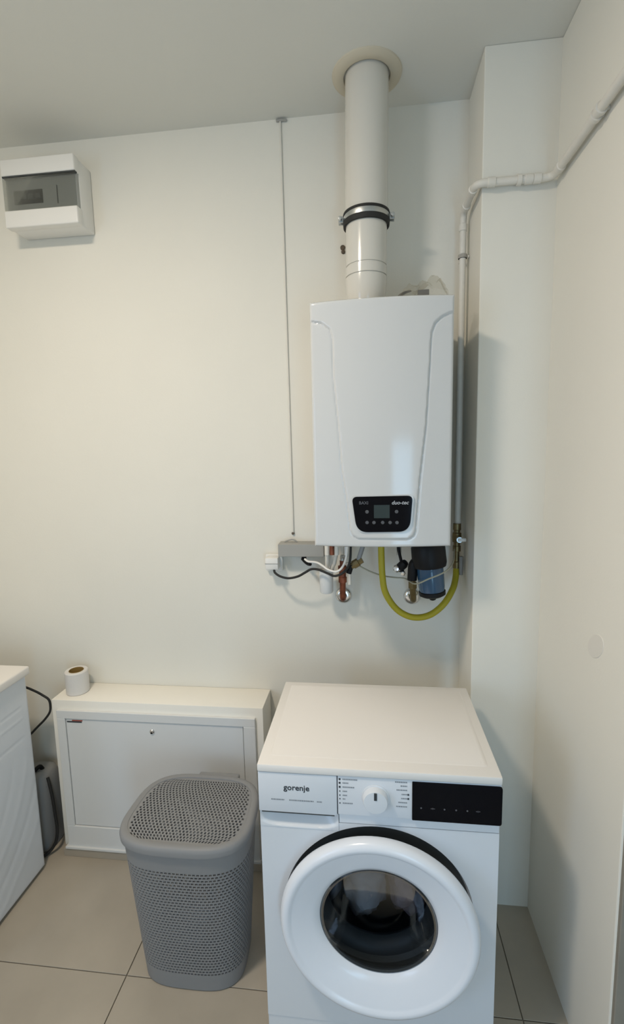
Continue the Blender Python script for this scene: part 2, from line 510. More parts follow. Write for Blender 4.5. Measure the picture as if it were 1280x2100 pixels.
# scooped grip below the drawer
b = B(); nx, nz = 48, 28; gx0, gx1, gz0, gz1 = MX0 + .002, -.0805, .672, .7180
vv = []
for i in range(nz + 1):
    row = []
    for j in range(nx + 1):
        x = gx0 + (gx1 - gx0) * j / nx; z = gz0 + (gz1 - gz0) * i / nz
        s = (j / nx - .5) * 2; tt = (z - gz0) / (gz1 - gz0)
        e = max(0, 1 - abs(s * 1.02 + 0.0) ** 6)
        base = min(1, max(0, tt - .06 - .30 * abs(s) ** 5) / .80)
        d = .032 * e * base ** .8
        row.append(b.verts.new((x, fp - .001 + d, z)))
    vv.append(row)
for i in range(nz):
    for j in range(nx): b.faces.new((vv[i][j], vv[i][j + 1], vv[i + 1][j + 1], vv[i + 1][j]))
part('drawer_grip', b, ENAMEL, wm, True)
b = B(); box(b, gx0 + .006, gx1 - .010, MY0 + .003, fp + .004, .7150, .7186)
part('grip_shade_strip', b, DARKG, wm)  # solid dark strip standing in for the shadow under the drawer
# programme knob
KC = (.0122, .7745)
b = B(); lathe(b, [(.0345, 0), (.0345, -.002), (.0315, -.003), (.0305, -.016), (.0285, -.0195), (.020, -.0205), (0, -.0205)], (KC[0], MY0 + .002, KC[1]), (0, 1, 0), 48)
kn = part('programme_knob', b, ENAMEL, wm, True)
b = B(); box(b, KC[0] - .0035, KC[0] + .0035, MY0 - .0198, MY0 - .0180, KC[1] + .008, KC[1] + .0275, .0006, 1)
part('pointer', b, PRINT, kn)
b = B()
for i, (zz, wdt, dark) in enumerate(((.8195, .034, 1), (.8095, .012, 1), (.7985, .026, 1), (.787, .011, 0), (.776, .010, 0), (.766, .006, 0), (.7545, .022, 0))):
    k = -.0690
    while k < -.069 + wdt:
        w = random.uniform(.002, .004); rect(b, k, k + w, yf + .001, zz - .0015, zz + .0015); k += w + .001
for zz, wdt in ((.8205, .030), (.8105, .016), (.7995, .024), (.788, .011), (.777, .013), (.766, .022), (.755, .025)):
    k = .0895
    while k > .0895 - wdt:
        w = random.uniform(.002, .004); rect(b, k - w, k, yf + .001, zz - .0014, zz + .0014); k -= w + .001
part('programme_print', b, PRINTL, fas, kind='stuff')
b = B()
for i, zz in enumerate((.8195, .8095, .7985)): rect(b, -.0785, -.0740, yf + .0008, zz - .0023, zz + .0023)
for zz in (.787, .776, .766, .7545): rect(b, -.0775, -.0748, yf + .0008, zz - .0014, zz + .0014)
for zz in (.788, .777): rect(b, .0905, .0945, yf + .0008, zz - .0022, zz + .0022)
part('programme_symbols', b, PRINT, fas, kind='stuff')
# black display
b = B(); pts = round_poly([(.1018, .7225), (MX1 + .0002, .7225), (MX1 + .0002, .8245), (.1018, .8245)], [.002, .007, .007, .002], 5)
prism_y(b, pts, MY0 - .0012, MY0 + .006)
dis = part('display', b, BLACKGL, wm, False)
for xx in (.1234, .1515, .1794, .2071, .2335, .2586):
    b = B(); lathe(b, [(.0022, -.0003), (.0022, .0003)], (xx, MY0 - .0014, .757), (0, 1, 0), 10, True, True)
    if xx in (.1515, .2586): rect(b, xx - .005, xx + .005, MY0 - .0017, .7562, .7578)
    part('touch_symbol', b, ICOND, dis)
# door: white ring, glass bowl
def ajar(bm):
    """the door stands slightly open: turned about its hinge at the left"""
    bmesh.ops.rotate(bm, cent=Vector((-.228, 1.066, 0)), matrix=Matrix.Rotation(-.046, 3, 'Z'), verts=bm.verts[:])
    return bm
door = B(); P_ = (.0158, -.002, 0.4490)
lathe(door, [(.226, 1.096), (.238, 1.086), (.2450, 1.078), (.2470, 1.068), (.2450, 1.058), (.2390, 1.050), (.2310, 1.0475), (.2235, 1.0485), (.2195, 1.0525), (.2150, 1.0545), (.1660, 1.0700), (.1520, 1.0790), (.1480, 1.0850), (.1490, 1.094), (.200, 1.094), (.226, 1.096)], P_, (0, 1, 0), 96); ajar(door)
do = part('door', door, mat('door_white', (0.80, 0.835, 0.89), 0.22, spec=0.5), wm, True)
b = B(); lathe(b, [(.1480, 1.0865), (.1440, 1.0835), (.1390, 1.0850), (.1360, 1.092), (.1300, 1.110), (.1180, 1.150), (.1080, 1.175), (.0980, 1.190), (.0700, 1.198), (0, 1.200)], P_, (0, 1, 0), 72); ajar(b)
part('door_glass', b, GLASSD, do, True)
b = B(); lathe(b, [(.148, 1.087), (.1455, 1.0855), (.1425, 1.089), (.144, 1.094), (.148, 1.094)], P_, (0, 1, 0), 72); ajar(b)
part('glass_rim', b, DARKG, do, True)
b = B(); lathe(b, [(.165, fp + .028), (.150, fp + .034), (.1365, fp + .045), (.133, fp + .060), (.140, fp + .072), (.158, fp + .080), (.172, fp + .078)], (DC.x, 0, .4445), (0, 1, 0), 64)
part('gasket', b, GASKET, wm, True)
b = B(); lathe(b, [(.172, 1.180), (.180, 1.186), (.232, 1.200), (.236, 1.21), (.236, 1.48), (.22, 1.49), (0, 1.492)], (DC.x, 0, .4445), (0, 1, 0), 64)
dm = part('drum', b, DRUM, wm, True)
for k in range(3):
    a = math.radians(100 + 120 * k); c_ = Vector((DC.x + .215 * math.cos(a), 1.34, .4445 + .215 * math.sin(a)))
    b = B(); tube(b, [(c_.x, 1.21, c_.z), (c_.x, 1.34, c_.z), (c_.x, 1.47, c_.z)], lambda q: .022, 8)
    part('drum_paddle', b, GREYP, dm, True)

def crumple(center, size, seed, freq=18.0, amp=.35, sub=4):
    from mathutils import noise
    b = B(); bmesh.ops.create_icosphere(b, subdivisions=sub, radius=1.0)
    c = Vector(center)
    for v in b.verts:
        n = v.co.normalized(); q = Vector((n.x * size[0], n.y * size[1], n.z * size[2]))
        s = noise.noise(q * freq + Vector((seed, 0, 0))); s2 = noise.noise(q * freq * 2.3 + Vector((0, seed, 3)))
        fold = abs(noise.noise(Vector((q.x * freq * .6, q.y * freq * .6, q.z * freq * 2.2)) + Vector((seed, seed, 0))))
        v.co = c + q * (1 + amp * (s * .6 + s2 * .25 - fold * .5))
    return b
single('laundry_sheet', crumple((-.020, 1.315, .345), (.068, .085, .115), 3.1, 22, .40), CLOTHW, 'crumpled pale laundry in the middle behind the washing machine glass', 'laundry', (-.020, 1.315, .25))
single('laundry_cloth', crumple((.108, 1.315, .330), (.055, .080, .085), 8.7, 24, .40), CLOTHP, 'dull pink laundry at the right behind the washing machine glass', 'laundry', (.108, 1.315, .25))
single('laundry_towel', crumple((-.118, 1.315, .345), (.030, .060, .070), 5.2, 24, .40), CLOTHG, 'grey towel at the left behind the washing machine glass', 'laundry', (-.128, 1.31, .27))

# ================================================================ BOILER
BX0, BX1, BZ0, BZ1, BY = -0.1645, 0.2420, 1.3413, 2.0538, 1.4294
bo = thing('boiler', (0.0388, 1.62, BZ0), 'white wall-hung gas boiler with a small black control panel', 'boiler')
b = B(); box(b, BX0 + .003, BX1 - .003, BY + .020, D - .004, BZ0 + .004, BZ1 - .003, .004, 2)
part('casing', b, BOILERW, bo, True)
SH = [(-.30, 2.03), (-.1661, 2.0032), (-.1312, 1.9949), (-.1048, 1.9747), (-.0981, 1.9500), (-.0959, 1.835), (-.0861, 1.7258), (-.0754, 1.5697), (-.0633, 1.4922), (-.0528, 1.3944), (-.0460, 1.3780), (-.0325, 1.3689), (.1169, 1.3688), (.1290, 1.3760), (.1354, 1.3894), (.1472, 1.5431), (.1641, 1.6976), (.1712, 1.8248), (.1768, 1.9502), (.1872, 1.9786), (.2057, 1.9947), (.2281, 2.0052), (.2450, 2.0090), (.35, 2.03), (.35, 2.3), (-.30, 2.3)]
def sdist(x, z):
    best = 9; inside = False; n = len(SH)
    for i in range(n):
        ax, az = SH[i]; bx, bz = SH[(i + 1) % n]
        dx, dz = bx - ax, bz - az; tt = max(0, min(1, ((x - ax) * dx + (z - az) * dz) / (dx * dx + dz * dz)))
        d = math.hypot(x - ax - tt * dx, z - az - tt * dz)
        if d < best: best = d
        if (az > z) != (bz > z) and x < (bx - ax) * (z - az) / (bz - az) + ax: inside = not inside
    return best if inside else -best
def boiler_y(x, z):
    cx, hw = (BX0 + BX1) / 2, (BX1 - BX0) / 2
    s = (x - cx) / hw
    y = BY + .002 - .020 * (1 - s * s)                    # slight convex bow
    d = sdist(x, z)
    k = max(0, min(1, (d + .003) / .006)); k = k * k * (3 - 2 * k)
    y -= .0045 * k                                         # raised shield
    y += .0020 * math.exp(-((d + .002) / .0025) ** 2)      # crease
    e = min(x - BX0, BX1 - x, z - BZ0, BZ1 - z)            # rolled edge
    if e < .008: y += .008 * (1 - math.sqrt(max(0, 1 - ((.008 - e) / .008) ** 2)))
    return y
b = B(); nx, nz = 132, 210
def edge_par(i, n): return i / n
vv = []
for i in range(nz + 1):
    row = []
    for j in range(nx + 1):
        x = BX0 + (BX1 - BX0) * j / nx; z = BZ0 + (BZ1 - BZ0) * i / nz
        row.append(b.verts.new((x, boiler_y(x, z), z)))
    vv.append(row)
for i in range(nz):
    for j in range(nx): b.faces.new((vv[i][j], vv[i][j + 1], vv[i + 1][j + 1], vv[i + 1][j]))
per = vv[0] + [vv[i][nx] for i in range(1, nz + 1)] + [vv[nz][j] for j in range(nx - 1, -1, -1)] + [vv[i][0] for i in range(nz - 1, 0, -1)]
bk = [b.verts.new((v.co.x, BY + .024, v.co.z)) for v in per]
for i in range(len(per)):
    j = (i + 1) % len(per); b.faces.new((per[j], per[i], bk[i], bk[j]))
part('front_panel', b, BOILERW, bo, True)
# control panel
cy = boiler_y(.04, 1.445) - .0035
pts = round_poly([(-.0485, 1.4945), (.1278, 1.4965), (.1195, 1.3905), (-.0345, 1.3885)], [.016, .016, .034, .034], 8)
b = B(); prism_y(b, pts, cy, cy + .008)
cp = part('control_panel', b, BLACKGL, bo, False)
ptl = [(.0388 + (x - .0388) * 1.045, 1.4430 + (z - 1.4430) * 1.06) for x, z in pts]
b = B(); prism_y(b, ptl, cy + .002, cy + .009)
part('panel_surround', b, BOILERW, bo)
b = B(); rect(b, .0159, .0615, cy - .0008, 1.4310, 1.4700)
part('lcd_screen', b, LCD, cp)
for xx, zz, r in ((-.0042, 1.4500, .0052), (.0815, 1.4500, .0052), (-.0043, 1.4182, .0050), (.0158, 1.4180, .0050), (.0413, 1.4180, .0050), (.0628, 1.4178, .0050), (.0827, 1.4176, .0050)):
    b = B(); lathe(b, [(r, 0), (r, -.0007), (r * .7, -.0010), (0, -.0010)], (xx, cy, zz), (0, 1, 0), 16)
    part('button', b, mat('button_print', (.085, .085, .09), .5), cp, True)
b = text_bm('BAXI', .026, -.0139, cy - .0003, 1.4760); part('brand_lettering', b, ICOND, cp)
b = text_bm('duo-tec', .049, .0925, cy - .0003, 1.4760, True); part('model_lettering', b, ICON, cp)
# connectors below
for xx, m_ in ((-.1480, PIPEW), (-.1130, PIPEW), (-.1300, COPPER), (-.0800, STEEL), (.1050, STEEL)):
    b = B(); lathe(b, [(.0085, 1.345), (.0085, 1.327), (.0125, 1.326), (.0125, 1.308), (.0085, 1.307), (.0085, 1.262)], (xx, 1.665, 0), (0, 0, 1), 14, True, True)
    part('connector_pipe', b, m_, bo, True)

# ================================================================ FLUE
FC = Vector((0.0, 1.642, 0))
def fx(z): return -.0035 + (z - 2.06) / .71 * .0075
fl_ = thing('flue_pipe', (0, 1.642, 2.05), 'white flue pipe rising from the boiler top to the ceiling', 'flue pipe')
def fl_lathe(prof, n=56):
    b = B(); rings = []
    for r, z in prof:
        c = Vector((fx(z), FC.y, z)); rings.append([b.verts.new(c + Vector((math.cos(2 * math.pi * k / n) * r, math.sin(2 * math.pi * k / n) * r, 0))) for k in range(n)])
    for a, c in zip(rings, rings[1:]):
        for k in range(n): b.faces.new((a[k], a[(k + 1) % n], c[(k + 1) % n], c[k]))
    return b
part('upper_pipe', fl_lathe([(.0655, 2.345), (.0672, 2.346), (.0672, 2.45), (.0668, 2.771)]), FLUEW, fl_, True)
part('lower_pipe', fl_lathe([(.046, 2.0525), (.050, 2.075), (.057, 2.095), (.0615, 2.112), (.0645, 2.135), (.0660, 2.160), (.0662, 2.1785), (.0625, 2.1790), (.0625, 2.1820), (.0660, 2.1825), (.0662, 2.2095), (.0625, 2.2100), (.0625, 2.2135), (.0652, 2.2145), (.0652, 2.345)]), FLUEW, fl_, True)
cl = part('pipe_clamp', fl_lathe([(.0675, 2.350), (.0725, 2.350), (.0735, 2.358), (.0725, 2.366), (.0675, 2.366)]), STEEL, fl_, True, label='galvanised clamp band with black rubber lining')
part('rubber_lining', fl_lathe([(.0665, 2.3340), (.0730, 2.3345), (.0745, 2.3495), (.0725, 2.3500)]), RUBBER, cl, True)
part('rubber_lining', fl_lathe([(.0725, 2.3660), (.0745, 2.3665), (.0735, 2.3735), (.0672, 2.3740)]), RUBBER, cl, True)
for s in (-1, 1):
    b = B(); c_ = fx(2.358) + s * .0805
    box(b, c_ - .008, c_ + .008, 1.628, 1.633, 2.348, 2.368, .001, 1); box(b, c_ - .008, c_ + .008, 1.645, 1.650, 2.348, 2.368, .001, 1)
    part('clamp_ear', b, STEEL, cl)
    b = B(); lathe(b, [(0, 1.616), (.006, 1.617), (.007, 1.620), (.007, 1.627), (.0032, 1.627), (.0032, 1.662), (0, 1.662)], (c_ + s * .002, 0, 2.358), (0, 1, 0), 12)
    part('bolt', b, STEEL, cl, True)
ros = B(); lathe(ros, [(.070, -.001), (.072, -.009), (.080, -.012), (.097, -.010), (.106, -.004), (.107, 0)], (.004, FC.y, H), (0, 0, 1), 64)
part('ceiling_rosette', ros, ROSE, fl_, True, label='cream ceiling rosette round the flue')
t = thing('wall_anchor', (-.0840, D, 2.333), 'small brown screw anchor in the wall left of the flue', 'screw')
b = B(); lathe(b, [(.0085, 0), (.0085, -.004), (.006, -.006), (0, -.006)], (-.084, D, 2.3385), (0, 1, 0), 14); part('anchor_head', b, RUST, t, True)
b = B(); lathe(b, [(.007, 0), (.007, -.004), (.005, -.005), (0, -.005)], (-.0825, D, 2.3245), (0, 1, 0), 14); part('anchor_head', b, RUST, t, True)

# clear plastic bag with a booklet on top of the boiler
from mathutils import noise as _n
t = thing('plastic_bag', (.155, 1.52, 2.0525), 'crumpled clear plastic bag lying on top of the boiler', 'plastic bag')
b = B(); nu, nv = 40, 20; vv = []
prof = [(.070, .008), (.100, .030), (.131, .050), (.180, .066), (.212, .060), (.232, .040), (.236, .006)]
def bag_h(x):
    for (xa, ha), (xb, hb) in zip(prof, prof[1:]):
        if xa <= x <= xb: return ha + (hb - ha) * (x - xa) / (xb - xa)
    return .004
for i in range(nv + 1):
    row = []
    for j in range(nu + 1):
        x = .070 + .166 * j / nu; s = i / nv
        y = 1.475 + .10 * s; h = bag_h(x) * math.sin(math.pi * min(1, .12 + s * .88)) ** .6
        q = Vector((x * 45, y * 45, 2.0))
        h = max(.001, h * (1 + .55 * _n.noise(q)) + .010 * abs(_n.noise(q * 2.1)) * (1 if 0 < i < nv else 0))
        row.append(b.verts.new((x + .006 * _n.noise(q + Vector((9, 0, 0))), y + .006 * _n.noise(q + Vector((0, 9, 0))), 2.0530 + h)))
    vv.append(row)
for i in range(nv):
    for j in range(nu): b.faces.new((vv[i][j], vv[i][j + 1], vv[i + 1][j + 1], vv[i + 1][j]))
part('film', b, FILM, t, False)
b = B()
c0 = Vector((.066, 1.487, 2.062)); c1 = Vector((.125, 1.487, 2.090))
tube(b, catmull([(.064, 1.487, 2.0590), (.085, 1.487, 2.0680), (.108, 1.487, 2.0820), (.128, 1.487, 2.0860)], 5), lambda q: .0022 + .002 * math.sin(math.pi * q), 8)
part('twisted_edge', b, mat('film_dark', (.09, .085, .07), .5), t, True)
b = B(); box(b, .148, .180, 1.494, 1.510, 2.0535, 2.0905, .001, 1); part('folded_leaflet', b, mat('leaflet', (.16, .155, .14), .7), t)

# ================================================================ GAS PIPE, VALVE, HOSE
GX, GY, GZ = .3180, 1.742, 2.397
gp = thing('gas_pipe', (GX, GY, 1.36), 'white painted gas pipe running round the pier and along the right wall', 'pipe')
path = rounded([(GX, GY, 1.352), (GX, GY, GZ), (GX, 1.561, GZ), (RX - .019, 1.561, GZ), (RX - .019, 1.008, GZ - .004), (1.2, 1.008, GZ - .004)], .030, 8)
b = B(); tube(b, path, .0108, 14); part('pipe_run', b, PIPEW, gp, True)
for p, d in (((GX, GY, GZ - .045), (0, 0, 1)), ((GX, GY - .045, GZ), (0, 1, 0)), ((GX, 1.561 + .04, GZ), (0, 1, 0)), ((GX + .045, 1.561, GZ), (1, 0, 0)), ((RX - .019 - .045, 1.561, GZ), (1, 0, 0)), ((RX - .019 - .068, 1.561, GZ), (1, 0, 0)), ((RX - .019, 1.561 - .05, GZ), (0, 1, 0))):
    b = B(); lathe(b, [(.0105, -.012), (.0135, -.010), (.0138, 0), (.0135, .010), (.0105, .012)], p, d, 14); part('fitting', b, PIPEW, gp, True)
def clip(p, axis, towards):
    p = Vector(p); axis = Vector(axis); tw = Vector(towards)
    b = B(); lathe(b, [(.0108, -.006), (.0145, -.006), (.0150, 0), (.0145, .006), (.0108, .006)], p, axis, 16)
    tube(b, [p + tw.normalized() * .012, p + tw], .0045, 8)
    part('pipe_clip', b, PIPEW, gp, True)
clip((GX, GY, 2.262), (0, 0, 1), (.0215, .0, 0)); clip((GX, GY, 2.262), (0, 0, 1), (0, .0545, 0))
clip((.440, 1.561, GZ), (1, 0, 0), (0, .0215, 0)); clip((RX - .019, 1.30, GZ - .002), (0, 1, 0), (.0185, 0, 0)); clip((RX - .019, 1.275, GZ - .002), (0, 1, 0), (.0185, 0, -.0))

gv = thing('gas_valve', (GX - .004, 1.735, 1.27), 'brass gas valve with pale lever under the gas pipe', 'valve')
b = B(); lathe(b, [(0, 1.362), (.014, 1.362), (.0145, 1.340), (.0115, 1.338), (.0115, 1.330), (.0155, 1.328), (.0165, 1.312), (.0155, 1.296), (.0115, 1.294), (.0115, 1.282), (.0140, 1.281), (.0140, 1.262), (.010, 1.260), (.010, 1.225), (.013, 1.223), (.013, 1.200), (0, 1.200)], (GX - .004, 1.735, 0), (0, 0, 1), 16)
part('valve_body', b, BRASS, gv, True)
b = B(); lathe(b, [(.0068, 0), (.0068, -.030), (.010, -.031), (.010, -.040), (0, -.040)], (GX - .004, 1.722, 1.312), (0, 1, 0), 12); part('valve_stem', b, STEEL, gv, True)
b = B(); box(b, GX - .010, GX + .019, 1.680, 1.687, 1.306, 1.318, .002, 1); part('lever', b, PLASTW, gv)
b = B(); tube(b, [(GX + .010, 1.722, 1.245), (GX + .010, 1.722, 1.178)], .0075, 10); part('test_nipple', b, GREYP, gv, True)
gh = thing('gas_hose', (.0430, 1.62, 1.30), 'yellow flexible gas hose looping under the boiler', 'hose')
hp = catmull([(.0420, 1.615, 1.338), (.0425, 1.615, 1.28), (.0460, 1.615, 1.20), (.0560, 1.620, 1.140), (.0880, 1.628, 1.085), (.1280, 1.635, 1.054), (.1720, 1.645, 1.043), (.2180, 1.655, 1.053), (.2620, 1.668, 1.087), (.2940, 1.690, 1.132), (.3080, 1.715, 1.165), (.3137, 1.734, 1.1985)], 8)
b = B(); tube(b, hp, .0112, 14); part('hose', b, YELLOW, gh, True)
b = B(); lathe(b, [(.0118, 1.341), (.0150, 1.339), (.0150, 1.322), (.0120, 1.320)], (.042, 1.615, 0), (0, 0, 1), 6); part('hose_nut', b, BRASS, gh)

# dirt filter
df = thing('dirt_filter', (.200, 1.60, 1.14), 'black capped dirt filter with a blue bowl under the boiler', 'filter')
ax = Vector((-.10, .0, 1)).normalized(); fo = Vector((.2125, 1.60, 1.140))
b = B(); lathe(b, [(.0, .186), (.030, .186), (.050, .178), (.056, .165), (.057, .112), (.054, .100), (.044, .098)], fo, ax, 40); part('filter_head', b, BLACK, df, True)
b = B(); lathe(b, [(.0435, .100), (.0440, .070), (.0430, .030), (.0405, .012), (.030, .006)], fo, ax, 40); part('filter_bowl', b, BLUE, df, True)
b = B(); lathe(b, [(.041, .016), (.0445, .014), (.0440, .002), (.034, -.004), (.012, -.006), (.0105, -.016), (.006, -.019), (0, -.019)], fo, ax, 32); part('filter_base', b, BLACK, df, True)
b = B(); tube(b, rounded([(.185, 1.60, 1.262), (.1480, 1.60, 1.252), (.1450, 1.605, 1.190)], .02), .0165, 14); part('inlet_elbow', b, BLACK, df, True)

# wall outlets with chrome collars
def outlet(x, z, m_, top, label, name):
    t = thing(name, (x, D, z), label, 'pipe')
    b = B(); lathe(b, [(.0320, 0), (.0320, -.003), (.0280, -.009), (.0190, -.0125), (.0130, -.013)], (x, D, z), (0, 1, 0), 32); part('wall_collar', b, CHROME, t, True)
    b = B(); tube(b, rounded([(x, D - .008, z), (x, D - .062, z), top, (top[0], top[1], top[2] + .002)], .022), .0115, 14); part('elbow', b, m_, t, True)
    return t
t = outlet(-.0977, 1.0735, COPPER, (-.0965, 1.720, 1.155), 'aged copper pipe elbow entering the wall through a chrome collar', 'copper_outlet')
b = B(); lathe(b, [(.0118, 1.146), (.0155, 1.147), (.0155, 1.166), (.013, 1.168), (.013, 1.190), (.0165, 1.191), (.0165, 1.208), (.010, 1.210), (.010, 1.228)], (-.0965, 1.720, 0), (0, 0, 1), 16); part('union_nut', b, COPPER, t, True)
b = B(); tube(b, rounded([(-.0965, 1.720, 1.228), (-.0965, 1.720, 1.245), (-.0800, 1.665, 1.2600)], .02), .0085, 10); part('riser', b, STEEL, t, True)
b = B(); tube(b, [(-.078, 1.715, 1.222), (-.0700, 1.715, 1.178), (-.0705, 1.713, 1.140)], .0062, 10); part('side_pipe', b, PIPEW, t, True)
t = outlet(.1625, 1.0733, BRASS, (.1570, 1.715, 1.140), 'brass pipe elbow entering the wall through a chrome collar', 'brass_outlet')
b = B(); lathe(b, [(.0118, 1.128), (.0165, 1.129), (.0165, 1.150), (.011, 1.152), (.011, 1.19)], (.1570, 1.715, 0), (0, 0, 1), 6); part('union_nut', b, BRASS, t)
b = B(); tube(b, rounded([(.1570, 1.715, 1.19), (.1570, 1.715, 1.215), (.1450, 1.625, 1.200)], .018), .0095, 10); part('link_pipe', b, STEEL, t, True)

# condensate trap, drain valves
ct = thing('condensate_trap', (-.1565, 1.715, 1.105), 'white plastic condensate cup below the boiler connectors', 'drain trap')
b = B(); lathe(b, [(0, 1.1080), (.0215, 1.1080), (.0245, 1.1120), (.0262, 1.190), (.0285, 1.192), (.0285, 1.199), (.0235, 1.199), (.0225, 1.180), (0, 1.178)], (-.1565, 1.715, 0), (0, 0, 1), 28); part('cup', b, mat('cup_white', (.72, .73, .72), .45), ct, True)
b = B(); tube(b, [(-.1480, 1.672, 1.275), (-.1500, 1.690, 1.225), (-.1540, 1.712, 1.182)], .0075, 10); part('drain_pipe', b, PIPEW, ct, True)
b = B(); tube(b, [(-.1130, 1.672, 1.275), (-.1240, 1.695, 1.225), (-.1440, 1.716, 1.184)], .0075, 10); part('drain_pipe', b, PIPEW, ct, True)
fv = thing('fill_valve', (-.050, 1.66, 1.23), 'dull metal fill valve with tilted black lever beside the yellow hose', 'valve')
b = B(); tube(b, [(-.018, 1.665, 1.330), (-.022, 1.662, 1.290), (-.038, 1.660, 1.240)], .0085, 10); part('valve_lever', b, GREYP, fv, True)
b = B(); lathe(b, [(0, -.030), (.011, -.030), (.012, -.012), (.0155, -.011), (.0155, .010), (.012, .011), (.011, .026), (0, .026)], (-.0450, 1.660, 1.232), (.75, 0, .45), 8); part('valve_body', b, BRASS, fv)
b = B(); lathe(b, [(0, -.022), (.010, -.020), (.010, .012), (0, .014)], (-.0655, 1.658, 1.216), (.3, 0, 1), 12); part('valve_cap', b, BLACK, fv, True)
sv = thing('safety_valve', (.110, 1.655, 1.22), 'chrome safety valve with black cap left of the dirt filter', 'valve')
b = B(); tube(b, [(.0960, 1.635, 1.338), (.1020, 1.645, 1.285), (.1130, 1.656, 1.240)], .0055, 10); part('valve_arm', b, BLACK, sv, True)
b = B(); lathe(b, [(0, -.020), (.014, -.020), (.016, -.012), (.016, .010), (.012, .020), (0, .022)], (.1150, 1.656, 1.226), (.5, -.4, .6), 16); part('valve_cap', b, BLACK, sv, True)
b = B(); lathe(b, [(.0, -.010), (.0125, -.010), (.0135, 0), (.0085, .006), (.0085, .004), (0, .002)], (.0960, 1.650, 1.217), (-.25, -1, .1), 18); part('chrome_port', b, CHROME, sv, True)
b = B(); lathe(b, [(0, -.006), (.0085, -.005), (.0085, .006), (0, .008)], (.1180, 1.645, 1.203), (.1, -1, -.3), 14); part('chrome_nut', b, CHROME, sv, True)

# cables
single('sensor_cable', tube(B(), catmull([(-.034, 1.655, 1.2245), (.0057, 1.655, 1.2040), (.0483, 1.652, 1.1905), (.0900, 1.65, 1.1850), (.1245, 1.640, 1.1845), (.1500, 1.545, 1.1930), (.1915, 1.525, 1.2160), (.2400, 1.528, 1.2380), (.2760, 1.590, 1.2520), (.3020, 1.712, 1.2720)], 6), .0026, 8), mat('sensor_sheath', (.34, .33, .25), .5), 'thin pale cable strung across the pipes under the boiler', 'cable', (.05, 1.65, 1.19))
single('power_cable', tube(B(), catmull([(-.3560, 1.735, 1.186), (-.3490, 1.718, 1.1800), (-.3263, 1.700, 1.1717), (-.2953, 1.695, 1.1664), (-.2586, 1.685, 1.1760), (-.2300, 1.680, 1.1925), (-.2071, 1.675, 1.2060), (-.1802, 1.665, 1.2075), (-.1450, 1.652, 1.1970), (-.1179, 1.645, 1.1900), (-.0857, 1.642, 1.2069), (-.0660, 1.640, 1.2440), (-.0610, 1.640, 1.3400)], 6), .0044, 10), RUBBER, 'black power cable sagging from the wall socket to the boiler', 'cable', (-.20, 1.69, 1.17))
single('signal_cable', tube(B(), catmull([(-.2350, 1.715, 1.2340), (-.2198, 1.700, 1.2285), (-.1877, 1.685, 1.2285), (-.1650, 1.668, 1.2210), (-.1436, 1.655, 1.2100), (-.1135, 1.645, 1.2060), (-.0905, 1.640, 1.2270), (-.0760, 1.628, 1.2740), (-.0740, 1.625, 1.3400)], 6), .0040, 10), PLASTW, 'white cable curving from the grey box up to the boiler', 'cable', (-.15, 1.69, 1.21))

# grey junction box
jb = thing('junction_box', (-.25, D, 1.24), 'flat grey junction box on the wall left of the boiler underside', 'junction box')
b = B(); box(b, -.3395, -.1650, 1.738, D - .001, 1.2370, 1.2860, .003, 2); part('box', b, BOXG, jb, True)
b = B(); box(b, -.3385, -.1660, 1.7345, 1.7385, 1.2380, 1.2850, .001, 1); part('lid', b, BOXG, jb)
b = B(); lathe(b, [(.0095, 0), (.0095, -.012), (.006, -.020), (0, -.020)], (-.2450, 1.765, 1.2370), (0, 0, 1), 14); part('cable_gland', b, BLACK, jb, True)
b = B(); tube(b, catmull([(-.2500, 1.760, 1.2250), (-.2380, 1.745, 1.2170), (-.2250, 1.73, 1.2120), (-.215, 1.715, 1.2150)], 5), .0065, 10); part('cable_tail', b, BLACK, jb, True)
# wall socket
so = thing('wall_socket', (-.363, D, 1.21), 'small cream wall socket with black cable at its bottom', 'socket')
b = B(); box(b, -.3960, -.3300, 1.775, D - .0005, 1.1720, 1.2380, .004, 2); part('back_plate', b, PLASTW, so, True)
b = B(); box(b, -.3890, -.3390, 1.728, 1.7755, 1.1880, 1.2340, .005, 2); part('plug', b, PLASTW, so, True)
b = B(); box(b, -.3900, -.3380, 1.7265, 1.7290, 1.2110, 1.2130, .0005, 1); part('seam', b, BOXG, so)
# cable duct up to the ceiling
cd = thing('cable_duct', (-.29, D, 1.31), 'thin white cable running up the wall from junction box to ceiling', 'cable duct')
b = B(); tube(b, [(-.2941, D - .0042, 2.762), (-.2915, D - .0042, 2.05), (-.2884, D - .0042, 1.318)], .0032, 8); part('duct', b, PIPEW, cd, True)
b = B(); tube(b, [(-.3080, D - .005, 2.7655), (-.2941, D - .006, 2.766), (-.2720, D - .005, 2.764)], .0042, 8); part('top_tie', b, BOXG, cd, True)
b = B(); lathe(b, [(.0055, 0), (.0055, -.006), (0, -.007)], (-.2890, D - .001, 1.3170), (0, 1, 0), 12); part('end_screw', b, RUST, cd, True)
b = B(); tube(b, catmull([(-.320, 1.772, 1.2880), (-.300, 1.772, 1.2955), (-.284, 1.772, 1.2960), (-.270, 1.772, 1.2880)], 5), .0028, 8); part('wire_tail', b, BOXG, cd, True)

